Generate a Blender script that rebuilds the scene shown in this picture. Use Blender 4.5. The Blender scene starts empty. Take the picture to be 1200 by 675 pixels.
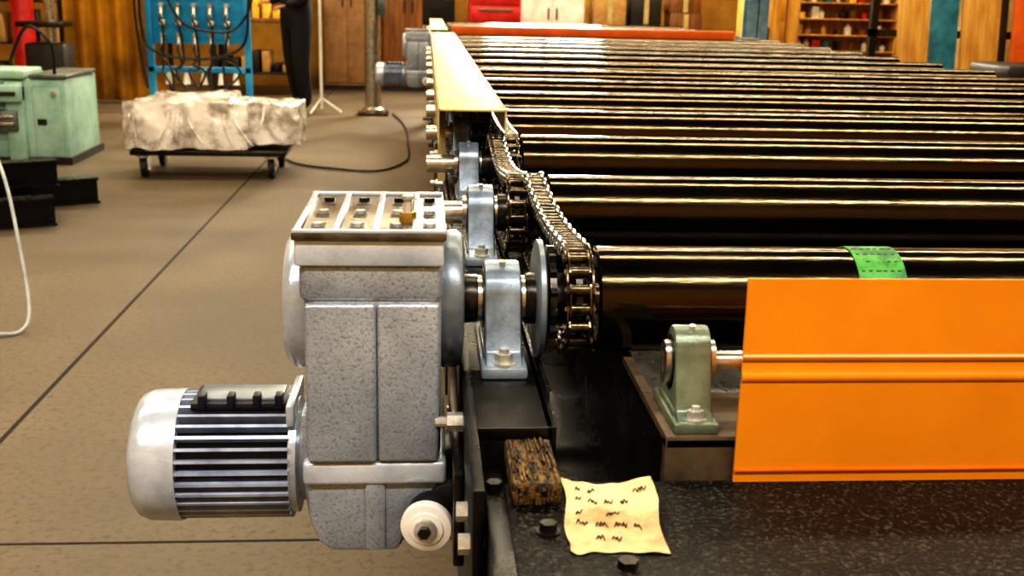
import bpy, bmesh, math, random
from mathutils import Vector, Matrix, noise
random.seed(7)
scene = bpy.context.scene
PI = math.pi

# ------------------------------------------------------------ materials
def lin(h):
    h = h.lstrip('#')
    o = []
    for i in (0, 2, 4):
        c = int(h[i:i+2], 16)/255
        o.append(c/12.92 if c <= .04045 else ((c+.055)/1.055)**2.4)
    return (*o, 1)

def mat(name, c1, c2=None, rough=.5, metal=0., scale=8., bump=0., bscale=60., coat=0., stretch=(1, 1, 1), contrast=(.35, .65), rvar=0., trans=0., alpha=1., bdist=.002, tint=None, ior=1.5, c3=None, s3=26, k3=(.40, .56)):
    m = bpy.data.materials.new(name); m.use_nodes = True
    nt = m.node_tree; N = nt.nodes; L = nt.links
    b = N['Principled BSDF']
    tc = N.new('ShaderNodeTexCoord'); mp = N.new('ShaderNodeMapping')
    mp.inputs['Scale'].default_value = stretch
    L.new(tc.outputs['Object'], mp.inputs['Vector'])
    nz = N.new('ShaderNodeTexNoise'); nz.inputs['Scale'].default_value = scale
    nz.inputs['Detail'].default_value = 6; nz.inputs['Roughness'].default_value = .65
    L.new(mp.outputs[0], nz.inputs['Vector'])
    cr = N.new('ShaderNodeValToRGB')
    cr.color_ramp.elements[0].position = contrast[0]; cr.color_ramp.elements[1].position = contrast[1]
    cr.color_ramp.elements[0].color = lin(c1); cr.color_ramp.elements[1].color = lin(c2 or c1)
    L.new(nz.outputs['Fac'], cr.inputs['Fac']); col = cr.outputs[0]
    if c3:   # fine speckle / stains
        n3 = N.new('ShaderNodeTexNoise'); n3.inputs['Scale'].default_value = s3; n3.inputs['Detail'].default_value = 5; n3.inputs['Roughness'].default_value = .7
        L.new(mp.outputs[0], n3.inputs['Vector'])
        r3 = N.new('ShaderNodeValToRGB'); r3.color_ramp.elements[0].position = k3[0]; r3.color_ramp.elements[1].position = k3[1]
        L.new(n3.outputs['Fac'], r3.inputs['Fac'])
        mx = N.new('ShaderNodeMix'); mx.data_type = 'RGBA'
        L.new(r3.outputs[0], mx.inputs[0]); mx.inputs[6].default_value = lin(c3); L.new(col, mx.inputs[7]); col = mx.outputs[2]
    L.new(col, b.inputs['Base Color'])
    b.inputs['Roughness'].default_value = rough; b.inputs['Metallic'].default_value = metal
    b.inputs['Coat Weight'].default_value = coat
    b.inputs['Coat Roughness'].default_value = .1
    b.inputs['Transmission Weight'].default_value = trans
    b.inputs['Alpha'].default_value = alpha
    b.inputs['IOR'].default_value = ior
    if tint: b.inputs['Specular Tint'].default_value = lin(tint)
    if rvar:
        mr = N.new('ShaderNodeMapRange')
        mr.inputs['To Min'].default_value = max(.03, rough-rvar); mr.inputs['To Max'].default_value = rough+rvar
        mr.inputs['From Min'].default_value = .3; mr.inputs['From Max'].default_value = .7
        L.new(nz.outputs['Fac'], mr.inputs['Value']); L.new(mr.outputs[0], b.inputs['Roughness'])
    if bump:
        n2 = N.new('ShaderNodeTexNoise'); n2.inputs['Scale'].default_value = bscale; n2.inputs['Detail'].default_value = 4
        L.new(mp.outputs[0], n2.inputs['Vector'])
        bp = N.new('ShaderNodeBump'); bp.inputs['Strength'].default_value = bump; bp.inputs['Distance'].default_value = bdist
        L.new(n2.outputs['Fac'], bp.inputs['Height']); L.new(bp.outputs[0], b.inputs['Normal'])
    return m

M = {}
M['silver'] = mat('silver_paint', '838b94', 'b6bec5', .25, .45, 5, .35, 300, rvar=.07, contrast=(.3, .7), c3='7a828b', s3=300, k3=(.34, .48))
M['silver2'] = mat('silver_paint_light', 'a2aab3', 'ccd2d8', .24, .35, 12, .15, 380)
M['cover'] = mat('grey_cast_cover', '5c646c', '828b93', .34, .4, 12, .1, 300)
M['topplate'] = mat('machined_top_plate', '403930', '857c6c', .26, .75, 30, .2, 200)
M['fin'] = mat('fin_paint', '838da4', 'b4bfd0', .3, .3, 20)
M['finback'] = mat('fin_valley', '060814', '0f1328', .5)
M['blockpaint'] = mat('blue_grey_paint', '5c6974', '909ca7', .33, .35, 20, .12, 300)
M['greenpaint'] = mat('green_grey_paint', '525c4c', '808b76', .33, .35, 14, .15, 300)
M['steel'] = mat('bright_steel', '9a948a', 'ddd6c8', .25, .9, 40)
M['dsteel'] = mat('dark_steel', '1e1c1a', '48443e', .3, .8, 50, .1, 250)
M['chain'] = mat('greasy_chain_steel', '1a1712', '7a6e58', .26, .9, 110)
M['roller'] = mat('black_roller_enamel', '020202', '0a0704', .13, 0, 6, .08, 70, stretch=(.5, 3, 3), rvar=.05, tint='ffdca6', ior=1.65)
M['black'] = mat('black_frame_paint', '030303', '090807', .30, 0, 12, .15, 250, rvar=.1, ior=1.45)
M['speck'] = mat('granular_black_paint', '020202', '4a4438', .5, 0, 260, .9, 260, contrast=(.53, .66), bdist=.0022, ior=1.38)
M['bolt'] = mat('zinc_bolt', 'a8a69c', 'dfddd4', .3, .6, 60)
M['rubber'] = mat('black_rubber', '0b0b0b', '191919', .6)
M['grime'] = mat('brown_grime', '160d05', '7a5c28', .6, 0, 190, .8, 260, contrast=(.42, .66), stretch=(1, .35, 1))
M['taupe'] = mat('taupe_metal', '42372a', '62533f', .5, .2, 25, .1, 150)
M['cream'] = mat('cream_paint', 'a6965f', 'c2b27c', .5, 0, 9, .1, 50)
M['orange'] = mat('orange_paint', 'b86c06', 'd2860e', .36, 0, 2.2, .1, 60, coat=.15, contrast=(.3, .7))
M['orangebar'] = mat('orange_bar_paint', 'c8560f', 'd86c1c', .4)
M['brass'] = mat('brass', 'b08a3a', 'e2c070', .3, .8, 50)
M['green'] = mat('green_tape', '1c5a22', '3f8c30', .5, 0, 40, contrast=(.42, .58))
M['paper'] = mat('worn_paper', '937850', 'c9b284', .8, 0, 9, .3, 60, contrast=(.36, .52))
M['ink'] = mat('ink', '1a120a', None, .7)
M['concrete'] = mat('concrete', '4b4133', '6c5f4c', .55, 0, .8, .25, 90, contrast=(.32, .68), c3='42372a', s3=45, k3=(.30, .50), rvar=.1)
M['joint'] = mat('joint_fill', '17120c', '231d16', .9)
M['blue'] = mat('blue_paint', '127fb0', '309cca', .4, 0, 6)
M['bluepost'] = mat('blue_grey_post', '4b6f8a', '7696a8', .4, .2, 6)
M['mint'] = mat('mint_machine_paint', '86ab9e', 'a8c8ba', .4, 0, 6)
M['mintdark'] = mat('machine_grey', '4a524e', '7a7f78', .4, .3, 10)
M['plastic'] = mat('plastic_film', 'a39a8c', 'f6f1ea', .12, 0, 6, .5, 20, contrast=(.38, .56), coat=1., bdist=.012)
M['wall'] = mat('ochre_wall', '80591a', 'b88c34', .8, 0, 1.2, .1, 10)
M['wall2'] = mat('plaster_wall', '8a6a3c', 'b79458', .8, 0, 1.5)
M['ceil'] = mat('dark_roof', '2a241d', '3b332a', .8, 0, 2)
M['amber'] = mat('amber_curtain', '5e400a', 'ac7a18', .3, 0, 1.6)
M['wood'] = mat('pale_wood', 'b57d2c', 'e0b45e', .5, 0, 3, stretch=(6, 6, .6))
M['wood2'] = mat('brown_wood', '5c3a1a', '8a5a2a', .5, 0, 3, stretch=(6, 6, .6))
M['teal'] = mat('teal_board', '22647a', '3c8ca4', .5)
M['yel'] = mat('yellow_paint', 'e0b030', 'f4d060', .5)
M['red'] = mat('red_paint', 'a31a14', 'c8342a', .4)
M['white'] = mat('white_paint', 'd0cabc', 'f0ece2', .5)
M['card'] = mat('cardboard', '98753f', 'bd965c', .8)
M['dark'] = mat('dark_machine', '17130f', '2d261e', .5)
M['hose'] = mat('black_hose', '101010', '222222', .4)
M['ghose'] = mat('grey_hose', '8a9090', 'b4b8b8', .4)
M['cloth'] = mat('dark_workwear', '101014', '1e1e24', .85, 0, 12, .4, 20)
M['skin'] = mat('skin', '8f5f42', 'a87452', .55)
M['hair'] = mat('hair', '120c08', '241a10', .6)
M['pink'] = mat('tan_door_paint', '80603e', '9a7650', .6)

# ------------------------------------------------------------ builder
class B:
    def __init__(s):
        s.v = []; s.f = []; s.mi = []; s.mats = []
    def m(s, k):
        k = M[k]
        if k not in s.mats: s.mats.append(k)
        return s.mats.index(k)
    def add_bm(s, bm, k, T=None):
        o = len(s.v); i = s.m(k)
        bm.verts.index_update()
        for v in bm.verts:
            s.v.append((T @ v.co) if T else v.co.copy())
        for f in bm.faces:
            s.f.append([o+v.index for v in f.verts]); s.mi.append(i)
        bm.free()
    def inst(s, other, T):
        o = len(s.v)
        for v in other.v: s.v.append(T @ Vector(v))
        mp = []
        for mm in other.mats:
            if mm not in s.mats: s.mats.append(mm)
            mp.append(s.mats.index(mm))
        for f, i in zip(other.f, other.mi):
            s.f.append([o+a for a in f]); s.mi.append(mp[i])
    def box(s, x0, x1, y0, y1, z0, z1, k, bev=0, T=None, seg=2):
        bm = bmesh.new(); bmesh.ops.create_cube(bm, size=1)
        for v in bm.verts:
            v.co = Vector(((x0+x1)/2+v.co.x*(x1-x0), (y0+y1)/2+v.co.y*(y1-y0), (z0+z1)/2+v.co.z*(z1-z0)))
        if bev: bmesh.ops.bevel(bm, geom=bm.edges[:], offset=bev, segments=seg, affect='EDGES', profile=.5)
        s.add_bm(bm, k, T)
    def lathe(s, p0, p1, prof, k, seg=32, T=None):
        p0 = Vector(p0); d = (Vector(p1)-p0).normalized()
        q = d.to_track_quat('Z', 'Y').to_matrix()
        bm = bmesh.new(); rings = []
        for t, r in prof:
            if r <= 1e-6: rings.append([bm.verts.new(p0+d*t)]); continue
            rings.append([bm.verts.new(p0+d*t+q @ Vector((math.cos(2*PI*a/seg)*r, math.sin(2*PI*a/seg)*r, 0))) for a in range(seg)])
        for a, b_ in zip(rings, rings[1:]):
            for i in range(seg):
                j = (i+1) % seg
                if len(a) == 1 and len(b_) == 1: continue
                if len(a) == 1: bm.faces.new((a[0], b_[j], b_[i]))
                elif len(b_) == 1: bm.faces.new((a[i], a[j], b_[0]))
                else: bm.faces.new((a[i], a[j], b_[j], b_[i]))
        bmesh.ops.recalc_face_normals(bm, faces=bm.faces[:])
        s.add_bm(bm, k, T)
    def cyl(s, p0, p1, r, k, r2=None, seg=24, bev=0, T=None):
        r2 = r if r2 is None else r2
        L = (Vector(p1)-Vector(p0)).length
        if bev: pr = [(0, 0), (0, r-bev), (bev*.3, r-bev*.3), (bev, r), (L-bev, r2), (L-bev*.3, r2-bev*.3), (L, r2-bev), (L, 0)]
        else: pr = [(0, 0), (0, r), (L, r2), (L, 0)]
        s.lathe(p0, p1, pr, k, seg, T)
    def hexbolt(s, p0, p1, r, k='bolt'):
        s.cyl(p0, p1, r, k, seg=6)
    def prism(s, pts, ax, a0, a1, k, bev=0, T=None):
        bm = bmesh.new()
        def P(a, b_, c):
            return {'X': (c, a, b_), 'Y': (a, c, b_), 'Z': (a, b_, c)}[ax]
        lo = [bm.verts.new(P(a, b_, a0)) for a, b_ in pts]
        hi = [bm.verts.new(P(a, b_, a1)) for a, b_ in pts]
        n = len(pts)
        bm.faces.new(lo); bm.faces.new(hi[::-1])
        for i in range(n):
            j = (i+1) % n; bm.faces.new((lo[i], hi[i], hi[j], lo[j]))
        bmesh.ops.recalc_face_normals(bm, faces=bm.faces[:])
        if bev: bmesh.ops.bevel(bm, geom=bm.edges[:], offset=bev, segments=2, affect='EDGES', profile=.5)
        s.add_bm(bm, k, T)
    def tube(s, pts, r, k, seg=8, sub=6, T=None):
        P = [Vector(p) for p in pts]
        if sub > 1 and len(P) > 2:
            Q = []
            for i in range(len(P)-1):
                a = P[max(i-1, 0)]; b_ = P[i]; c = P[i+1]; d = P[min(i+2, len(P)-1)]
                for j in range(sub):
                    t = j/sub
                    Q.append(.5*((2*b_)+(c-a)*t+(2*a-5*b_+4*c-d)*t*t+(3*b_-a-3*c+d)*t**3))
            Q.append(P[-1]); P = Q
        bm = bmesh.new(); rings = []
        up = Vector((0.13, .21, .97)).normalized()
        for i, p in enumerate(P):
            t = (P[min(i+1, len(P)-1)]-P[max(i-1, 0)]).normalized()
            x = up.cross(t)
            if x.length < 1e-3: x = Vector((1, 0, 0)).cross(t)
            x.normalize(); y = t.cross(x)
            rings.append([bm.verts.new(p+x*math.cos(2*PI*a/seg)*r+y*math.sin(2*PI*a/seg)*r) for a in range(seg)])
            up = y
        for a, b_ in zip(rings, rings[1:]):
            for i in range(seg):
                j = (i+1) % seg; bm.faces.new((a[i], a[j], b_[j], b_[i]))
        bm.faces.new(rings[0][::-1]); bm.faces.new(rings[-1])
        s.add_bm(bm, k, T)
    def done(s, name, loc=(0, 0, 0), rot=(0, 0, 0), parent=None, ang=35):
        me = bpy.data.meshes.new(name)
        me.from_pydata([tuple(v) for v in s.v], [], s.f)
        for mm in s.mats: me.materials.append(mm)
        me.polygons.foreach_set('material_index', s.mi)
        me.polygons.foreach_set('use_smooth', [True]*len(s.f))
        me.update()
        me.set_sharp_from_angle(angle=math.radians(ang))
        o = bpy.data.objects.new(name, me)
        o.location = loc; o.rotation_euler = rot
        if parent: o.parent = parent
        scene.collection.objects.link(o)
        return o
def dup(o, loc):
    c = bpy.data.objects.new(o.name.split('.')[0], o.data); c.location = loc
    c.rotation_euler = o.rotation_euler
    scene.collection.objects.link(c); return c

# ------------------------------------------------------------ room
X0, X1, Y0, Y1, ZC = -6.5, 6.2, -4., 15., 6.
b = B()
b.box(X0, X1, Y0, Y1, -.1, 0, 'concrete')
b.box(-1.198, -1.184, Y0, Y1, -.001, .0012, 'joint')
b.box(-4.6, -4.588, Y0, Y1, -.001, .0012, 'joint')
for yy in (2.36, 11.4): b.box(X0, X1, yy, yy+.008, -.001, .0012, 'joint')
b.done('floor')
b = B(); b.box(X0, X1, Y1, Y1+.15, 0, ZC, 'wall'); b.done('wall_back')
b = B(); b.box(X0-.15, X0, Y0, Y1, 0, ZC, 'wall2'); b.done('wall_left')
b = B(); b.box(X1, X1+.15, Y0, Y1, 0, ZC, 'wall2'); b.done('wall_right')
b = B(); b.box(X0, X1, Y0-.15, Y0, 0, ZC, 'wall2'); b.done('wall_front')
b = B(); b.box(X0, X1, Y0, Y1, ZC, ZC+.1, 'ceil'); b.done('ceiling')

def area(name, loc, sx, sy, W, col, rot=(0, 0, 0)):
    l = bpy.data.lights.new(name, 'AREA'); l.shape = 'RECTANGLE'; l.size = sx; l.size_y = sy; l.energy = W; l.color = col
    o = bpy.data.objects.new(name, l); o.location = loc; o.rotation_euler = rot; scene.collection.objects.link(o); return o
warm = (1, .85, .60); neu = (1, .95, .88)
for i, (y, W) in enumerate([(-1.6, 470), (3.2, 230), (7.6, 240), (11.6, 380)]):
    b = B(); b.box(-5.2, 5.2, -.22, .22, .0, .12, 'white', .01)
    for xx in (-4, 0, 4): b.cyl((xx, 0, .12), (xx, 0, .9), .01, 'steel', seg=6)
    b.done('ceiling_lamp', (0, y, 5.1))
    area('lamp_glow', (0, y, 5.08), 10.2, .36, W, neu if y < 0 else warm)
def emis(name, col, s):
    m = bpy.data.materials.new(name); m.use_nodes = True; nt = m.node_tree
    nt.nodes.clear(); e = nt.nodes.new('ShaderNodeEmission'); o = nt.nodes.new('ShaderNodeOutputMaterial')
    e.inputs[0].default_value = col; e.inputs[1].default_value = s; nt.links.new(e.outputs[0], o.inputs[0]); return m
M['day'] = emis('daylight_glass', (1, .92, .75, 1), 60)
b = B()
b.box(.8, 2.4, 14.93, 14.95, 2.5, 4.5, 'day')
for xx in (.8, 1.6, 2.4): b.box(xx-.04, xx+.04, 14.88, 14.99, 2.46, 4.54, 'white')
for zz in (2.5, 3.5, 4.5): b.box(.76, 2.44, 14.88, 14.99, zz-.04, zz+.04, 'white')
b.done('window_1')

# ------------------------------------------------------------ conveyor
AX = .932       # roller axis height
RR = .0575
YR = [1.14+.48*i for i in range(20)]
YE = 10.9
b = B()
b.box(.046, .118, .93, YE, .854, .868, 'black', .002)
b.box(.038, .048, .80, YE, .60, .868, 'black', .002)
b.box(.046, .118, .93, YE, .60, .612, 'black')
b.box(.112, .120, .93, YE, .70, .868, 'black')
b.box(.048, .112, .93, .936, .70, .855, 'dsteel')
b.box(.212, .222, .90, YE, .62, .868, 'black')
b.box(2.37, 2.45, .70, YE, .62, .862, 'black', .002)
b.box(2.40, 2.45, .88, YE, .86, .95, 'black', .002)
b.box(.12, 2.37, .9, YE, .70, .712, 'black')  # black sheet added below the rollers, stands in for shade in the gaps
b.box(.068, 2.45, .62, .884, .822, .836, 'speck', .002)
b.box(.068, 2.45, .62, .632, .62, .836, 'speck', .002)
b.box(.05, .068, .60, .90, .60, .842, 'black', .002)
b.box(.212, 2.37, .888, .90, .70, .872, 'taupe')
b.box(.212, 2.36, .888, 1.0, .864, .876, 'taupe', .0015)
b.box(.212, .222, 1.0, 1.6, .864, .876, 'taupe')
# bristly grease block at the rail end
b.box(.072, .114, .835, .930, .836, .858, 'grime', .003)
for i in range(90):
    xx = random.uniform(.073, .110); yy = random.uniform(.836, .905)
    b.box(xx, xx+random.uniform(.001, .0025), yy, yy+random.uniform(.006, .024), .857, .8590+random.random()*.003, 'grime', .0004)
for i in range(40):
    xx = random.uniform(.073, .112); zz = random.uniform(.838, .852)
    b.box(xx, xx+.0015, .8335, .836, zz, zz+random.uniform(.003, .006), 'grime')
b.hexbolt((.059, .86, .842), (.059, .86, .848), .007, 'dsteel')
b.cyl((.098, .79, .836), (.098, .79, .838), .010, 'dsteel'); b.hexbolt((.098, .79, .838), (.098, .79, .845), .007, 'dsteel')
b.hexbolt((.152, .732, .836), (.152, .732, .843), .008, 'dsteel')
for (yy, zz) in ((.9, .80), (.84, .80), (.90, .70), (.84, .72)):
    b.hexbolt((.052, yy, zz), (.028, yy, zz), .009)
for y in YR:
    b.hexbolt((.04, y-.10, .83), (.022, y-.10, .83), .010)
    b.cyl((.022, y-.10, .83), (.010, y-.10, .83), .0055, 'bolt', seg=10)
    b.hexbolt((.04, y+.1, .76), (.026, y+.1, .76), .010)
    b.box(.028, .038, y-.16, y+.16, .70, .80, 'dsteel', .002)
for y in (1.4, 4.0, 6.6, 9.2, 10.8):
    for xx in (.05, 2.37):
        b.box(xx, xx+.075, y, y+.075, .012, .61, 'black', .003)
        b.box(xx-.03, xx+.105, y-.03, y+.105, 0, .012, 'black')
    b.box(.1, 2.4, y+.02, y+.06, .15, .21, 'black')
for y in YR[:5]:
    pts = [(y-.10, .868), (y-.105, .80), (y-.08, .765), (y+.08, .765), (y+.105, .80), (y+.10, .868)]
    b.prism(pts, 'X', .121, .1255, 'dsteel', .001)
b.done('conveyor_frame')

# rollers with stub shafts
b = B()
prof = [(0, 0), (0, .03), (.0, RR-.003), (.003, RR), (2.172, RR), (2.175, RR-.003), (2.175, 0)]
b.lathe((.18, 0, 0), (3, 0, 0), prof, 'roller', 96)
b.cyl((.0, 0, 0), (.181, 0, 0), .017, 'steel', bev=.002)
b.cyl((2.355, 0, 0), (2.44, 0, 0), .017, 'steel')
b.cyl((.106, 0, 0), (.172, 0, 0), .028, 'dsteel', bev=.002)
def sprocket(b, x, k='dsteel', n=16, ro=.0585, ri=.051, th=.007):
    pts = []
    for i in range(n):
        for da, r in ((-.5, ri), (-.22, ri), (-.08, ro), (.08, ro), (.22, ri)):
            a = 2*PI*(i+da)/n; pts.append((math.cos(a)*r, math.sin(a)*r))
    b.prism(pts, 'X', x-th/2, x+th/2, k)
sprocket(b, .133); sprocket(b, .160)
r0 = b.done('conveyor_roller', (0, YR[0], AX))
for y in YR[1:]: dup(r0, (0, y, AX))
b = B()
b.lathe((.117, 0, 0), (1, 0, 0), [(0, .028), (0, .058), (.002, .064), (.007, .064), (.009, .058), (.009, .028)], 'cover', 48)
b.done('sprocket_rim_disc', (0, YR[0], AX))
# green tape with printed marks
b = B(); b.lathe((.458, 0, 0), (1, 0, 0), [(0, RR), (0, RR+.0012), (.052, RR+.0012), (.052, RR)], 'green', 64)
for r in range(5):
    a = 1.45+r*.22
    for c in range(6):
        if random.random() < .75:
            xx = .462+c*.0078
            b.cyl((xx, math.cos(a)*(RR+.0008), math.sin(a)*(RR+.0008)), (xx+random.uniform(.003, .006), math.cos(a)*(RR+.0008), math.sin(a)*(RR+.0008)), .0011, 'dark', seg=6)
b.done('green_tape_band', (0, YR[0], AX))

# pillow blocks
def pillow(k, w=.038, sc=1., sy=1.):
    b = B()
    arc = [(math.cos(a)*.036, .006+math.sin(a)*.036) for a in [PI*i/10 for i in range(11)]]
    pts = [(-.078, -.064), (.078, -.064), (.078, -.052), (.056, -.044)]+arc+[(-.056, -.044), (-.078, -.052)]
    b.prism(pts, 'X', -w/2, w/2, k, .003)
    b.box(-w/2-.005, w/2+.005, -.082, .082, -.064, -.052, k, .003)
    b.box(-w/2-.002, w/2+.002, -.05, .05, -.054, -.044, k, .003)
    for sx in (-1, 1):
        b.lathe((sx*(w/2-.001), 0, 0), (sx*9, 0, 0), [(0, .032), (.002, .032), (.003, .028), (.003, .024)], 'dsteel')
        b.lathe((sx*(w/2), 0, 0), (sx*9, 0, 0), [(0, .025), (.008, .025), (.008, .012)], 'steel')
        b.cyl((0, sx*.067, -.052), (0, sx*.067, -.049), .013, 'bolt')
        b.hexbolt((0, sx*.067, -.049), (0, sx*.067, -.040), .0095)
        b.cyl((0, sx*.067, -.040), (0, sx*.067, -.035), .005, 'bolt', seg=10)
    b.cyl((0, -.012, .038), (0, -.014, .045), .0035, 'bolt', seg=10)
    b.v = [Vector((v[0]*sc, v[1]*sc*sy, v[2]*sc)) for v in b.v]
    return b
o = pillow('blockpaint').done('pillow_block_bearing', (.081, YR[0], AX))
for y in YR[1:]: dup(o, (.081, y, AX))
SZ = .876+.064*.82
pillow('greenpaint', .040, .82, .72).done('pillow_block_bearing', (.240, .94, SZ))
b = B(); b.cyl((.222, 0, 0), (2.33, 0, 0), .0098, 'steel', bev=.001); b.done('cross_shaft', (0, .94, SZ))

# chains
def chain_obj(x, ya, yb, sag):
    r = .0535; L = yb-ya
    path = []
    n = 60
    for i in range(n): t = i/n; path.append((ya+L*t, AX+r-sag*math.sin(PI*t)))
    for i in range(30): a = PI/2-PI*i/30; path.append((yb+math.cos(a)*r, AX+math.sin(a)*r))
    for i in range(n): t = i/n; path.append((yb-L*t, AX-r-.3*sag*math.sin(PI*t)))
    for i in range(30): a = -PI/2-PI*i/30; path.append((ya+math.cos(a)*r, AX+math.sin(a)*r))
    path.append(path[0])
    cum = [0]
    for p, q in zip(path, path[1:]): cum.append(cum[-1]+math.hypot(q[0]-p[0], q[1]-p[1]))
    tot = cum[-1]; N = int(round(tot/.0205/2))*2; p_ = tot/N
    def at(s):
        s %= tot
        for i in range(len(cum)-1):
            if cum[i+1] >= s:
                t = (s-cum[i])/max(1e-9, cum[i+1]-cum[i]); a, c = path[i], path[i+1]
                return (a[0]+(c[0]-a[0])*t, a[1]+(c[1]-a[1])*t)
        return path[-1]
    def plate():
        h = p_/2; w = .0085; pts = []
        for c, a0 in ((h, -PI/2), (-h, PI/2)):
            for j in range(5):
                a = a0+PI*j/4; pts.append((c+math.cos(a)*w, math.sin(a)*w))
        return pts
    out, inn = B(), B()
    for sx in (-1, 1):
        out.prism(plate(), 'X', sx*.0135-.001, sx*.0135+.001, 'chain')
        inn.prism(plate(), 'X', sx*.0105-.001, sx*.0105+.001, 'chain')
    pin = B(); pin.cyl((-.016, 0, 0), (.016, 0, 0), .003, 'steel', seg=10); pin.cyl((-.0095, 0, 0), (.0095, 0, 0), .0062, 'chain', seg=12)
    b = B()
    for i in range(N):
        a = at(i*p_); c = at((i+1)*p_)
        ang = math.atan2(c[1]-a[1], c[0]-a[0])
        T = Matrix.Translation((x, (a[0]+c[0])/2, (a[1]+c[1])/2)) @ Matrix.Rotation(ang, 4, 'X')
        b.inst(out if i % 2 else inn, T)
        b.inst(pin, Matrix.Translation((x, a[0], a[1])))
    b.done('roller_chain')
for i in range(5):
    chain_obj(.160 if i % 2 == 0 else .133, YR[i], YR[i+1], (.014, .020, .006, .01, .01)[i])

# chain guard
b = B()
b.box(.022, .150, 2.06, 6.1, 1.036, 1.040, 'cream', .001)
b.box(.022, .0245, 2.06, 6.1, .975, 1.04, 'cream')
b.box(.147, .150, 2.06, 6.1, .999, 1.04, 'cream')
for y in (2.3, 3.26, 4.22, 5.18, 5.9): b.box(.0245, .040, y-.02, y+.02, .868, 1.036, 'cream')
b.done('chain_guard')
b = B()
b.box(.03, .145, 7.6, 10.7, 1.0, 1.006, 'cream'); b.box(.03, .034, 7.6, 10.7, .86, 1.0, 'cream')
b.done('chain_guard')

# orange guard panel
b = B()
zs = [(.002, .8365), (.001, .930), (-.0008, .9325), (-.0012, .936), (0, .9385), (.001, .940), (.001, .949), (-.0006, .951), (-.0008, .954), (.001, .956), (.004, 1.022)]
pts = [(.876+y, z) for y, z in zs]+[(.879+y, z) for y, z in zs[::-1]]
b.prism(pts, 'X', .272, 2.33, 'orange')
b.prism([(.8755, .8475), (.8785, .8475), (.8785, .8488), (.8755, .8488)], 'X', .2725, 2.3295, 'orangebar')
b.done('orange_guard_panel')
b = B(); b.box(.16, 2.0, 7.2, 7.27, AX+RR, AX+RR+.055, 'orangebar', .004); b.done('orange_steel_bar')

# paper tag
bm = bmesh.new(); bmesh.ops.create_grid(bm, x_segments=30, y_segments=30, size=.5)
b = B()
T = Matrix.Translation((.153, .814, .8372)) @ Matrix.Rotation(-.10, 4, 'Z')
PX, PY = .076, .122
def ph(x, y): return .024*max(0, x*1.5+y*.6-.45)+.005*abs(noise.noise(Vector((x*3, y*3, 1))))+.012*max(0, -.3-x+y*.2)
def pe(x, y):
    if x > .1: y2 = y-(x-.1)*.35*(y > 0)*y*2
    else: y2 = y
    return x, y2
for v in bm.verts:
    x, y = v.co.x, v.co.y
    ex = .10*noise.noise(Vector((y*3, 3, 0)))*(abs(x) > .49); ey = .12*noise.noise(Vector((x*4, 7, 0)))*(abs(y) > .49)
    X, Y = pe(x+ex, y+ey)
    v.co = Vector((X*PX, Y*PY, ph(x, y)))
b.add_bm(bm, 'paper', T)
for r in range(5):
    y = .36-r*.17; x = -.38
    while x < .30:
        w = random.uniform(.07, .15)
        if random.random() < .8:
            pp = []; nn = int(w/.018)
            for j in range(nn):
                X, Y = pe(x+w*j/nn+random.uniform(-.010, .006), y+(.035 if j % 2 else -.035)*random.uniform(.2, 1.3)); pp.append((X*PX, Y*PY, ph(x+w*j/nn, y)+.0010))
            b.tube(pp, .0005, 'ink', seg=4, sub=3, T=T)
        x += w+.06
b.done('paper_tag', ang=60)

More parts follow.
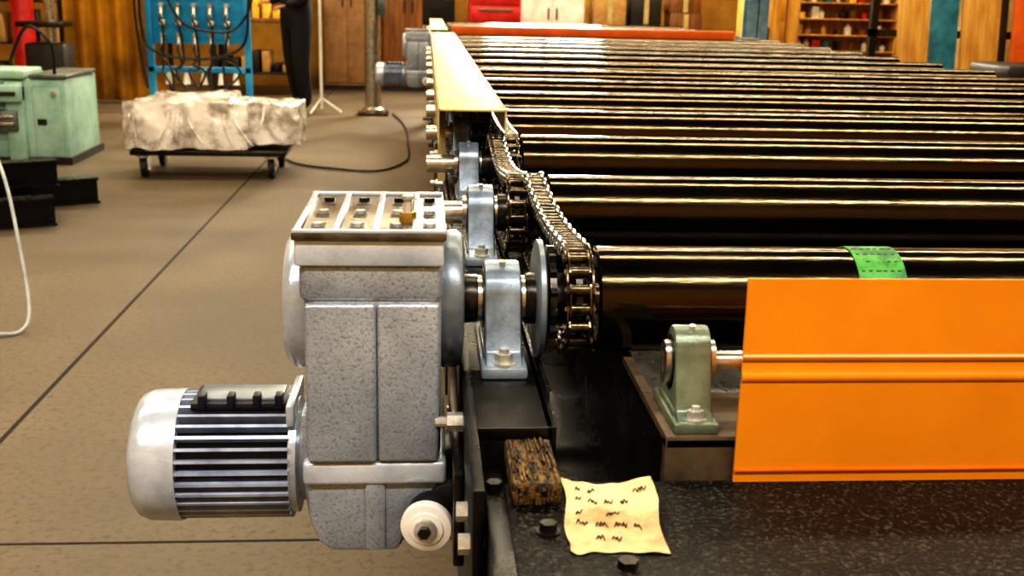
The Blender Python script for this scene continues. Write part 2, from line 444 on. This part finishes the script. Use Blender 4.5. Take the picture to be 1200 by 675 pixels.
# ------------------------------------------------------------ gearmotor
def gearmotor():
    b = B()
    b.box(-.120, .016, -.096, .096, -.150, .060, 'silver', .012, seg=3)
    b.box(-.123, .017, -.099, .099, .022, .062, 'silver', .008, seg=3)
    b.box(-.126, .018, -.104, .104, .060, .086, 'silver2', .003)
    b.box(-.118, -.0485, -.104, .08, -.145, .022, 'silver', .004, seg=3)
    b.box(-.0475, .014, -.1025, .08, -.145, .022, 'silver', .004, seg=3)
    b.box(-.128, .020, -.108, .108, .086, .094, 'topplate', .002)
    for x in (-.123, -.086, -.048, -.010):
        b.box(x-.003, x+.003, -.106, .106, .0938, .0970, 'silver2', .001)
    for x in (-.105, -.067, -.029, .004):
        for y in (-.085, -.02, .050):
            b.box(x-.007, x+.007, y-.012, y+.024, .0936, .0945, 'dark')
            b.hexbolt((x, y+.006, .094), (x, y+.006, .0985), .0055, 'bolt' if y < 0 else 'dsteel')
    for y in (-.104, .100):
        b.box(-.127, .019, y-.004, y+.004, .0935, .097, 'silver2', .001)
    b.hexbolt((-.018, -.05, .094), (-.018, -.05, .104), .0085, 'brass')
    b.cyl((-.018, -.05, .104), (-.018, -.05, .116), .005, 'bolt', r2=.004)
    b.cyl((-.018, -.05, .116), (-.018, -.05, .121), .006, 'bolt', bev=.0015)
    b.lathe((-.118, 0, -.0), (-9, 0, 0), [(0, .072), (.014, .074), (.020, .072), (.026, .064), (.026, .040), (.022, .038), (.022, 0)], 'silver2', 48)
    b.lathe((.012, 0, -.0), (9, 0, 0), [(0, .070), (.006, .074), (.020, .074), (.026, .070), (.028, .058), (.028, .0)], 'cover', 48)
    b.cyl((.038, 0, 0), (.056, 0, 0), .026, 'dsteel', bev=.002)
    b.box(-.124, .022, -.1, .1, -.172, -.146, 'silver2', .005, seg=3)
    pts = [(-.122, -.168), (.021, -.168), (.021, -.205), (.004, -.214), (-.018, -.222), (-.026, -.250), (-.096, -.250), (-.110, -.240), (-.120, -.212)]
    b.prism(pts, 'Y', -.094, .094, 'silver', .007)
    b.box(-.126, -.118, -.085, .085, -.165, -.10, 'silver', .003)
    b.box(-.062, -.040, -.098, .05, -.247, -.165, 'silver', .004)
    for x in (-.112, .010):
        b.hexbolt((x, -.088, -.146), (x, -.088, -.141), .005)
    d = Vector((.18, 1, .05)).normalized(); c = Vector((.0, -.135, -.206))
    b.cyl(c, c+d*.008, .012, 'bolt', bev=.002)
    b.hexbolt(c-d*.006, c, .0065, 'dsteel')
    b.cyl(c+d*.004, c+d*.008, .018, 'white', bev=.001, seg=32)
    b.cyl(c+d*.006, c+d*.018, .0265, 'white', bev=.002, seg=32)
    b.cyl(c+d*.018, c+d*.055, .024, 'rubber', bev=.003, seg=32)
    b.cyl((.024, -.10, -.19), (.024, -.03, -.19), .020, 'rubber', bev=.004)
    b.box(.012, .036, -.06, .0, -.21, -.15, 'black', .004)
    mz = -.178
    b.lathe((-.118, 0, mz), (-9, 0, mz), [(0, .060), (.008, .060), (.010, .052), (.016, .050), (.018, .064), (.026, .064), (.028, .05)], 'silver2', 40)
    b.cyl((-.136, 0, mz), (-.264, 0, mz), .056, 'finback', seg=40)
    for i in range(34):
        a = 2*PI*i/34
        T = Matrix.Translation((0, 0, mz)) @ Matrix.Rotation(a, 4, 'X')
        b.box(-.262, -.143, -.0017, .0017, .053, .0695, 'fin', T=T)
    b.lathe((-.260, 0, mz), (-9, 0, mz), [(0, .05), (0, .071), (.004, .072), (.034, .071), (.044, .067), (.050, .059), (.052, .048), (.052, .0)], 'silver2', 48)
    for i in range(4):
        b.lathe((-.3125, 0, mz), (-9, 0, mz), [(0, .010+.009*i), (.0012, .010+.009*i), (.0012, .014+.009*i), (0, .014+.009*i)], 'dark', 32)
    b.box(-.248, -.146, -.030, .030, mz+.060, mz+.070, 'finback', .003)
    b.box(-.242, -.152, -.022, .022, mz+.068, mz+.073, 'cover', .002)
    for x in (-.235, -.205, -.178, -.155):
        b.box(x-.004, x+.004, -.034, -.018, mz+.064, mz+.080, 'finback', .002)
    b.box(-.146, -.137, -.05, .05, mz+.05, mz+.074, 'silver2', .003)
    return b
g = gearmotor().done('gearmotor', (0, YR[0], AX))
dup(g, (0, YR[12], AX))

# ------------------------------------------------------------ left side things
b = B()
b.box(-.52, .50, -.32, .32, .155, .19, 'dsteel', .006)
for sx in (-.44, .40):
    for sy in (-.26, .26):
        b.box(sx-.045, sx+.045, sy-.045, sy+.045, .145, .155, 'steel')
        b.box(sx-.028, sx-.022, sy-.03, sy+.05, .05, .15, 'steel'); b.box(sx+.022, sx+.028, sy-.03, sy+.05, .05, .15, 'steel')
        b.lathe((sx-.02, sy+.01, .065), (9, sy+.01, .065), [(0, 0), (0, .025), (.002, .05), (.004, .065), (.036, .065), (.038, .05), (.04, .025), (.04, 0)], 'rubber', 24)
        b.cyl((sx-.03, sy+.01, .065), (sx+.03, sy+.01, .065), .022, 'steel')
for x in (-.48, .19):
    b.box(x-.022, x+.022, .24, .29, .19, 1.75, 'blue', .004)
b.box(-.50, .21, .24, .29, 1.70, 1.75, 'blue', .004)
b.box(-.50, .21, .24, .29, .66, .70, 'blue', .004)
b.box(-.46, .17, .255, .275, .86, 1.62, 'blue', .004)
for z in (1.00, 1.20):
    for i in range(5):
        x = -.38+.11*i
        b.cyl((x, .255, z), (x, .21, z), .024, 'steel', bev=.003); b.cyl((x, .21, z), (x, .207, z), .018, 'white')
        b.hexbolt((x, .25, z-.08), (x, .19, z-.08), .018, 'steel' if i % 2 else 'bolt')
        b.cyl((x, .20, z-.10), (x, .18, z-.16), .014, 'bolt')
        b.tube([(x, .18, z-.14), (x, .15, z-.18), (x+.02, .14, z-.24), (x+random.uniform(-.06, .06), .13, .80-.1*random.random()), (x+random.uniform(-.05, .1), .12, .68), (x*.8, .10, .56)], .008, 'hose')
b.tube([(-.44, .2, 1.5), (-.50, .16, 1.3), (-.51, .15, 1.0), (-.44, .14, .82), (-.14, .13, .76), (.16, .13, .84), (.22, .14, 1.1), (.22, .17, 1.45)], .010, 'hose')
b.tube([(-.46, .17, 1.62), (-.54, .14, 1.2), (-.52, .13, .8), (-.48, .12, .56)], .010, 'hose')
b.tube([(.20, .17, 1.6), (.25, .15, 1.2), (.14, .13, .98), (-.04, .12, .95), (-.24, .13, 1.02), (-.38, .15, 1.3)], .009, 'hose')
for x in (-.36, -.24, -.12, 0, .1): b.cyl((x, .24, .58), (x, .24, .66), .026, 'white', r2=.014)
b.done('hydraulic_hose_cart', (-1.44, 7.75, 0))
def lumpy(b, c, s, k, amp, seed, n=26):
    bm = bmesh.new(); bmesh.ops.create_cube(bm, size=1)
    bmesh.ops.subdivide_edges(bm, edges=bm.edges[:], cuts=n, use_grid_fill=True)
    for v in bm.verts:
        p = v.co.copy(); q = p.normalized()*.60
        p = p.lerp(q, .12)
        w = Vector((p.x*s[0], p.y*s[1], p.z*s[2]))
        u = Vector((w.x+w.z*.4+seed, w.y+seed*.3, w.z*.45))
        d = .8*noise.noise(u*4)-1.2*abs(noise.noise(u*8))-.35*abs(noise.noise(u*17))
        w += p.normalized()*amp*d
        w.z = max(w.z, -s[2]*.5)
        v.co = w+Vector(c)
    b.add_bm(bm, k)
b = B()
lumpy(b, (-.05, 0, .16), (.84, .50, .33), 'plastic', .035, 3)
lumpy(b, (.48, .05, .17), (.44, .40, .30), 'plastic', .045, 9)
lumpy(b, (-.02, -.02, .25), (.56, .34, .24), 'plastic', .03, 15)
for i in range(9):
    x = random.uniform(-.44, .6); z = random.uniform(.02, .12)
    b.tube([(x, -.20, .30), (x+random.uniform(-.04, .04), -.258, .2), (x+random.uniform(-.08, .08), -.264, z)], .006, 'plastic', seg=5)
b.done('plastic_wrapped_bundle', (-1.53, 7.66, .192), ang=60)

# mint machine
b = B()
b.box(-1.3, -.02, -.25, .5, 0, .60, 'mint', .02)
b.box(-1.25, -.28, -.30, .1, .60, .66, 'mint', .012)
b.box(-.80, -.30, -.34, -.24, .44, .56, 'mint', .015)
b.box(-.80, -.33, -.36, -.33, .49, .515, 'dark', .003)
b.box(-.78, -.34, -.33, -.24, .24, .38, 'mintdark', .012)
b.box(-.76, -.36, -.345, -.325, .28, .30, 'steel', .003); b.box(-.76, -.36, -.345, -.325, .33, .35, 'steel', .003)
b.box(-.42, -.30, -.30, -.24, .03, .58, 'mint', .01)
b.box(-.25, -.05, -.262, -.24, .05, .55, 'mint', .01)
b.box(-.22, -.16, -.27, -.25, .28, .32, 'dark'); b.hexbolt((-.1, -.26, .5), (-.1, -.28, .5), .02)
b.box(-.26, 0, -.27, .45, .60, .63, 'mintdark', .008)
b.cyl((-.52, -.34, .5), (-.52, -.42, .5), .04, 'dsteel'); b.cyl((-.58, -.33, .16), (-.58, -.37, .16), .06, 'steel')
b.tube([(-.1, -.2, .63), (-.1, -.25, .85), (-.25, -.25, .95), (-.4, -.2, .7)], .012, 'hose')
b.box(-1.3, 0, -.28, .52, 0, .05, 'dark')
b.done('milling_machine_base', (-2.50, 8.25, 0))
def ibeam(b, L):
    b.box(0, L, -.06, .06, 0, .012, 'black'); b.box(0, L, -.06, .06, .138, .15, 'black')
    b.box(0, L, -.006, .006, .012, .138, 'black')
for loc, r, L in (((-1.94, 6.6, 0), 3.62, 3.0), ((-1.98, 5.95, 0), 3.58, 3.0), ((-2.06, 6.28, .15), 3.66, 3.0)):
    b = B(); ibeam(b, L); b.done('steel_i_beam', loc, (0, 0, r))
b = B()
b.tube([(-2.9, 5.2, .012), (-2.5, 5.1, .35), (-2.05, 4.85, .78), (-1.80, 4.55, .76), (-1.62, 4.32, .54), (-1.52, 4.15, .28), (-1.47, 4.05, .08), (-1.48, 3.98, .012), (-1.56, 3.94, .012), (-1.8, 4.0, .012), (-2.6, 4.1, .012)], .007, 'ghose', sub=10)
b.done('air_hose')
b = B()
b.tube([(-1.1, 8.5, .012), (-.95, 8.1, .012), (-.7, 7.9, .012), (-.35, 7.8, .012), (-.15, 8.3, .012), (-.15, 9.2, .012), (-.2, 10.5, .012), (-.35, 11.6, .012)], .008, 'hose', sub=10)
b.done('floor_cable')
b = B(); b.cyl((0, 0, .02), (0, 0, 6), .085, 'steel', seg=32); b.box(-.16, .16, -.16, .16, 0, .02, 'dsteel'); b.lathe((0, 0, .02), (0, 0, 9), [(0, .12), (.04, .12), (.06, .085)], 'steel')
b.box(.06, .14, -.12, -.06, 1.0, 1.3, 'mintdark', .005)
b.done('steel_column', (-.55, 11.6, 0))
b = B(); b.cyl((0, 0, .05), (0, 0, 1.5), .016, 'white')
for i in range(3):
    a = 2*PI*i/3; b.tube([(0, 0, .16), (math.cos(a)*.2, math.sin(a)*.2, .015)], .012, 'white', sub=1)
b.cyl((0, 0, 1.5), (0, 0, 1.54), .06, 'white')
b.done('pipe_stand', (-1.08, 11.6, 0))

# ------------------------------------------------------------ back-left clutter
b = B()
n = 60; bm = bmesh.new(); pr = None
for i in range(n+1):
    x = -2.75-1.05*i/n; y = .025*math.sin(i*.6)
    a = bm.verts.new((x, y, .05)); c = bm.verts.new((x, y, 2.6))
    if pr: bm.faces.new((pr[0], a, c, pr[1]))
    pr = (a, c)
b.add_bm(bm, 'amber'); b.cyl((-3.85, 0, 2.62), (-2.7, 0, 2.62), .02, 'steel')
for x in (-2.72, -3.83):
    b.cyl((x, 0, 0), (x, 0, 2.64), .025, 'dsteel'); b.box(x-.04, x+.04, -.25, .25, 0, .02, 'dsteel')
b.done('welding_curtain', (0, 12.2, 0))
def drill():
    b = B()
    b.box(-.25, .25, -.3, .3, 0, .08, 'dark', .01); b.cyl((0, .1, .08), (0, .1, 1.9), .05, 'steel')
    b.box(-.2, .2, -.28, .12, .85, .9, 'dsteel', .01); b.box(-.14, .14, -.35, .25, 1.45, 1.85, 'greenpaint', .03)
    b.cyl((0, -.2, 1.2), (0, -.2, 1.46), .03, 'steel'); b.cyl((0, .22, 1.3), (0, .22, 1.7), .09, 'dark')
    for a in range(3):
        T = Matrix.Translation((.15, -.2, 1.55)) @ Matrix.Rotation(2.1*a, 4, 'X'); b.cyl((0, 0, 0), (.02, 0, .18), .008, 'steel', T=T)
    b.box(-.18, .18, -.15, .2, .1, .7, 'dark', .02)
    return b
drill().done('drill_press', (-3.55, 10.9, 0))
def bench(loc, seed):
    random.seed(seed)
    b = B()
    for x in (-.5, .5):
        for y in (-.25, .25): b.box(x-.03, x+.03, y-.03, y+.03, 0, .85, 'dark')
    b.box(-.6, .6, -.32, .32, .85, .9, 'wood2', .005); b.box(-.55, .55, -.28, .28, .25, .28, 'dark')
    b.box(-.6, .6, .29, .32, .9, 1.6, 'wood2')
    for i in range(9):
        x = -.5+.12*i; h = random.uniform(.06, .28); b.box(x-.04, x+.04, -.1, .1, .9, .9+h, random.choice(['red', 'dark', 'yel', 'mintdark', 'white', 'wood2']), .006)
        b.box(x-.05, x+.04, -.2, .2, .28, .28+h, random.choice(['dark', 'card', 'dsteel']), .006)
        b.cyl((x, .28, 1.2), (x, .28, 1.2+h), .012, random.choice(['steel', 'red', 'yel', 'steel'])); b.box(x-.03, x+.03, .27, .29, 1.18, 1.21, 'steel')
    b.done('workbench', loc)
bench((-2.0, 13.7, 0), 4); bench((-5.3, 10.8, 0), 8)
def rack(loc, seed, w=1.2):
    random.seed(seed); b = B()
    for x in (0, w):
        for y in (0, .4): b.box(x-.02, x+.02, y-.02, y+.02, 0, 2.2, 'dsteel')
    for z in (.15, .6, 1.05, 1.5, 2.0):
        b.box(-.02, w+.02, -.02, .42, z-.015, z, 'dsteel'); x = .08
        while x < w-.12:
            ww = random.uniform(.06, .2); h = random.uniform(.08, .36)
            if random.random() < .6: b.box(x, x+ww, .02, .32, z, z+h, random.choice(['wood2', 'card', 'dark', 'red', 'wood2', 'mintdark', 'yel', 'wood', 'card']), .006)
            else: b.cyl((x+ww/2, .15, z), (x+ww/2, .15, z+h), ww/2, random.choice(['steel', 'dark', 'card', 'wood']), seg=20, bev=.004)
            x += ww+.02
    b.done('storage_rack', loc)
rack((-5.3, 12.8, 0), 3)
b = B(); b.lathe((0, 0, 0), (0, 0, 9), [(0, 0), (0, .11), (1.25, .115), (1.38, .07), (1.42, .03), (1.5, .03), (1.5, 0)], 'red', 24); b.done('gas_cylinder', (-4.15, 12.0, 0))
random.seed(21)
def cabinet(name, x0, x1, y, h, k, hk='dark'):
    b = B(); w = x1-x0
    b.box(0, w, 0, .45, .06, h, k, .01); b.box(.02, w-.02, .02, .43, 0, .06, 'dark')
    b.box(.02, w/2-.005, -.012, 0, .1, h-.04, k, .004); b.box(w/2+.005, w-.02, -.012, 0, .1, h-.04, k, .004)
    for s in (-1, 1): b.box(w/2+s*.05-.008, w/2+s*.05+.008, -.035, -.012, h*.5, h*.5+.14, hk)
    b.done(name, (x0, y, 0))
cabinet('storage_cabinet', -1.30, -.70, 14.4, 2.1, 'pink')
cabinet('storage_cabinet', 1.15, 1.95, 13.9, 1.9, 'white')
cabinet('storage_cabinet', -.55, .10, 14.4, 2.0, 'wood2')
def toolchest(x, y):
    b = B(); b.box(-.3, .3, -.22, .22, .12, 1.35, 'red', .012)
    for i in range(6): b.box(-.28, .28, -.235, -.22, .17+i*.19, .34+i*.19, 'red', .005); b.box(-.2, .2, -.25, -.235, .30+i*.19, .32+i*.19, 'steel')
    for sx in (-.24, .24):
        for sy in (-.16, .16): b.cyl((sx-.02, sy, .06), (sx+.02, sy, .06), .06, 'rubber')
    b.done('tool_chest', (x, y, 0))
toolchest(.80, 13.4)
for i, (x, w, h, k) in enumerate([(2.25, .40, 1.0, 'card'), (2.72, .38, 1.15, 'dark'), (3.2, .4, 1.2, 'wood2'), (4.2, .5, 1.25, 'wood')]):
    b = B(); z = 0
    while z < h:
        hh = random.uniform(.25, .4); dx = random.uniform(-.03, .03)
        b.box(-w/2+dx, w/2+dx, -.2, .2, z, z+hh, k, .006); b.box(-.03+dx, .03+dx, -.203, -.2, z+.01, z+hh-.01, 'cream'); z += hh
    b.done('box_stack', (x, 14.0, 0))
def shelf(x0, x1, y, name='supply_shelf'):
    b = B(); w = x1-x0
    for x in (0, w): b.box(x-.02, x+.02, 0, .4, 0, 2.2, 'wood', .003)
    b.box(0, w, .38, .4, 0, 2.2, 'wood')
    for z in (.1, .45, .70, .88, 1.06, 1.24, 1.5, 1.8, 2.15):
        b.box(0, w, 0, .4, z-.015, z, 'wood', .002)
        if z > 2: continue
        x = .05
        while x < w-.06:
            r = random.uniform(.02, .045); h = random.uniform(.06, .13)
            k = random.choice(['card', 'yel', 'white', 'wood', 'teal', 'red', 'dark', 'cream', 'white', 'wood2', 'wood2'])
            if random.random() < .6: b.lathe((x, .1, z), (x, .1, 9), [(0, 0), (0, r), (h*.7, r), (h*.82, r*.4), (h, r*.4), (h, 0)], k, 12)
            else: b.box(x-r, x+r, .04, .2, z, z+h, k, .003)
            x += 2*r+random.uniform(.002, .12)
    b.done(name, (x0, y, 0))
shelf(4.22, 5.40, 12.6)
b = B(); b.box(-.115, .115, -.09, -.078, 0, 6, 'bluepost'); b.box(-.115, .115, .078, .09, 0, 6, 'bluepost'); b.box(-.006, .006, -.09, .09, 0, 6, 'bluepost')
b.box(-.17, .17, -.15, .15, 0, .02, 'bluepost'); b.done('support_column', (3.55, 12.0, 0))
cabinet('storage_cabinet', 3.72, 4.12, 12.9, 1.6, 'wood')
xs = 3.92
bd = [(.28, 'wood', 2.2), (.26, 'teal', 2.0), (.34, 'wood', 2.3), (.10, 'dark', 1.9), (.22, 'orangebar', 1.95), (.26, 'wood2', 2.1), (.45, 'wood', 2.3)]
for i, (w, k, h) in enumerate(bd):
    b = B(); b.box(0, w-.015, 0, .03, 0, h, k, .003)
    b.done('leaning_board', (xs, 9.0+.07*(i % 2), .004), (math.radians(-7), math.radians(random.uniform(-2.5, 2.5)), 0))
    xs += w
b = B()
for x in (0, 2.2): b.box(x-.03, x+.03, .34, .40, 0, 2.3, 'dsteel'); b.box(x-.03, x+.03, .05, .75, 0, .02, 'dsteel')
for z in (1.0, 2.25): b.box(-.03, 2.23, .34, .40, z-.03, z+.03, 'dsteel')
b.done('board_rack', (3.8, 9.0, 0))
b = B(); b.box(-.5, .5, -.4, .4, 0, .72, 'dark', .02); b.box(-.4, .4, -.3, .3, .72, .84, 'dark', .03); b.cyl((-.2, -.41, .5), (-.2, -.46, .5), .08, 'steel'); b.box(.05, .35, -.42, -.4, .4, .65, 'mintdark', .004)
b.done('hydraulic_power_unit', (4.5, 7.9, 0))
b = B(); b.cyl((0, 0, .02), (0, 0, .95), .035, 'dark'); b.box(-.15, .15, -.15, .15, 0, .02, 'dark'); b.box(-.16, .16, -.10, .10, .93, 1.38, 'dark', .01)
for i, k in enumerate(('red', 'green', 'yel')): b.cyl((-.08+.08*i, -.10, 1.2), (-.08+.08*i, -.12, 1.2), .022, k)
b.tube([(0, 0, 1.0), (.15, -.1, .8), (.12, .0, .4), (.02, .02, .05)], .015, 'hose')
b.done('control_pedestal', (.12, 11.3, 0))

# ------------------------------------------------------------ worker
E = bpy.data.objects.new('factory_worker', None); scene.collection.objects.link(E)
def skin(name, V, Ed, R, k, root=0, sub=2):
    me = bpy.data.meshes.new(name); me.from_pydata(V, Ed, []); me.materials.append(M[k])
    o = bpy.data.objects.new(name, me); scene.collection.objects.link(o); o.parent = E
    o.modifiers.new('s', 'SKIN').use_smooth_shade = True
    for i, r in enumerate(R):
        me.skin_vertices[0].data[i].radius = r if isinstance(r, tuple) else (r, r)
        me.skin_vertices[0].data[i].use_root = (i == root)
    if sub: m = o.modifiers.new('u', 'SUBSURF'); m.levels = sub; m.render_levels = sub
    return o
V = [(0, 0, .98), (0, 0, 1.12), (0, -.02, 1.32), (0, -.02, 1.46), (0, -.03, 1.54),
     (.17, -.02, 1.43), (.23, -.0, 1.17), (.15, -.22, 1.08), (-.17, -.02, 1.43), (-.23, -.0, 1.17), (-.13, -.22, 1.12),
     (.09, 0, .90), (.11, -.03, .50), (.12, .02, .10), (.12, -.14, .045), (-.09, 0, .90), (-.12, .02, .50), (-.13, .10, .10), (-.14, -.06, .045)]
Ed = [(0, 1), (1, 2), (2, 3), (3, 4), (2, 5), (5, 6), (6, 7), (2, 8), (8, 9), (9, 10), (0, 11), (11, 12), (12, 13), (13, 14), (0, 15), (15, 16), (16, 17), (17, 18)]
R = [(.17, .13), (.16, .13), (.19, .135), (.08, .07), .055, .08, .06, .042, .08, .06, .042, .125, .095, .072, .045, .125, .095, .072, .045]
skin('body_clothes', V, Ed, R, 'cloth')
for s, w in ((1, (.15, -.22, 1.08)), (-1, (-.13, -.22, 1.12))):
    w = Vector(w); V = [w, w+Vector((0, -.05, -.01)), w+Vector((0, -.09, -.015))]; Ed = [(0, 1), (1, 2)]; R = [.025, (.036, .018), (.038, .016)]
    for f in range(4):
        a = w+Vector(((f-1.5)*.019, -.09, -.015)); l = (.03, .036, .034, .026)[f]
        n0 = len(V); V += [a+Vector((0, -l*.7, -.004)), a+Vector((0, -l*1.3, -.022)), a+Vector((0, -l*1.5, -.042))]
        Ed += [(2, n0), (n0, n0+1), (n0+1, n0+2)]; R += [.009, .008, .007]
    n0 = len(V); V += [w+Vector((-s*.035, -.05, -.015)), w+Vector((-s*.045, -.085, -.03))]; Ed += [(1, n0), (n0, n0+1)]; R += [.011, .008]
    skin('hand', V, Ed, R, 'skin', sub=1)
b = B()
bm = bmesh.new(); bmesh.ops.create_uvsphere(bm, u_segments=32, v_segments=24, radius=1)
for v in bm.verts:
    x, y, z = v.co
    wz = .118; wx = .078*(1-.25*max(0, -z)); wy = .098
    p = Vector((x*wx, y*wy, z*wz))
    if y < -.3:
        p.y -= .022*math.exp(-((x*wx)/.012)**2-((z*wz+.018)/.022)**2)
        for sx in (-1, 1): p.y += .010*math.exp(-((x*wx-sx*.031)/.014)**2-((z*wz-.008)/.011)**2)
        p.y -= .006*math.exp(-((x*wx)/.024)**2-((z*wz+.058)/.008)**2)
        p.y -= .012*math.exp(-((x*wx)/.03)**2-((z*wz+.098)/.02)**2)
    v.co = p+Vector((0, -.04, 1.66))
b.add_bm(bm, 'skin')
for sx in (-1, 1):
    b.cyl((sx*.031, -.120, 1.668), (sx*.031, -.126, 1.668), .009, 'white', seg=12); b.cyl((sx*.031, -.126, 1.668), (sx*.031, -.1275, 1.668), .004, 'dark', seg=10)
    b.lathe((sx*.072, -.03, 1.655), (sx*9, -.03, 1.655), [(0, .0), (0, .022), (.012, .03), (.016, .02), (.010, 0)], 'skin', 16)
b.box(-.022, .022, -.137, -.130, 1.600, 1.604, 'red')
bm = bmesh.new(); bmesh.ops.create_uvsphere(bm, u_segments=28, v_segments=20, radius=1)
for v in bm.verts:
    x, y, z = v.co
    p = Vector((x*.085, y*.104+.008, z*.122+.008))
    if y < -.2 and z < .45: p *= .8
    if z < -.45: p *= .75
    v.co = p+Vector((0, -.036, 1.665))
b.add_bm(bm, 'hair')
b.lathe((0, -.03, 1.50), (0, -.038, 9), [(0, .055), (.06, .052), (.12, .05)], 'skin', 20)
b.done('head', parent=E)
E.location = (-1.34, 11.8, 0); E.rotation_euler = (0, 0, math.radians(-50))

# ------------------------------------------------------------ camera
F_, cx = 1287., 0
th = math.radians(15.0); ps = math.radians(4.66); ro = math.radians(1.4)
F = Vector((math.sin(ps)*math.cos(th), math.cos(ps)*math.cos(th), -math.sin(th)))
Rv = Vector((math.cos(ps), -math.sin(ps), 0)); U = Rv.cross(F)
Rc = Rv*math.cos(ro)+U*math.sin(ro); Uc = -Rv*math.sin(ro)+U*math.cos(ro)
mm = Matrix((Rc, Uc, -F)).transposed().to_4x4(); mm.translation = Vector((0, 0, 1.25))
cd = bpy.data.cameras.new('camera'); cd.sensor_width = 36; cd.lens = F_*36/1200; cd.clip_start = .02
cd.dof.use_dof = True; cd.dof.focus_distance = 1.45; cd.dof.aperture_fstop = 10
co = bpy.data.objects.new('camera', cd); scene.collection.objects.link(co); co.matrix_world = mm
scene.camera = co
w = bpy.data.worlds.new('World'); scene.world = w; w.use_nodes = True
w.node_tree.nodes['Background'].inputs[0].default_value = (.9, .8, .65, 1); w.node_tree.nodes['Background'].inputs[1].default_value = .3
scene.view_settings.view_transform = 'Standard'
for lk in ('High Contrast', 'Medium High Contrast'):
    try: scene.view_settings.look = lk; break
    except Exception: pass
scene.view_settings.exposure = 0.45
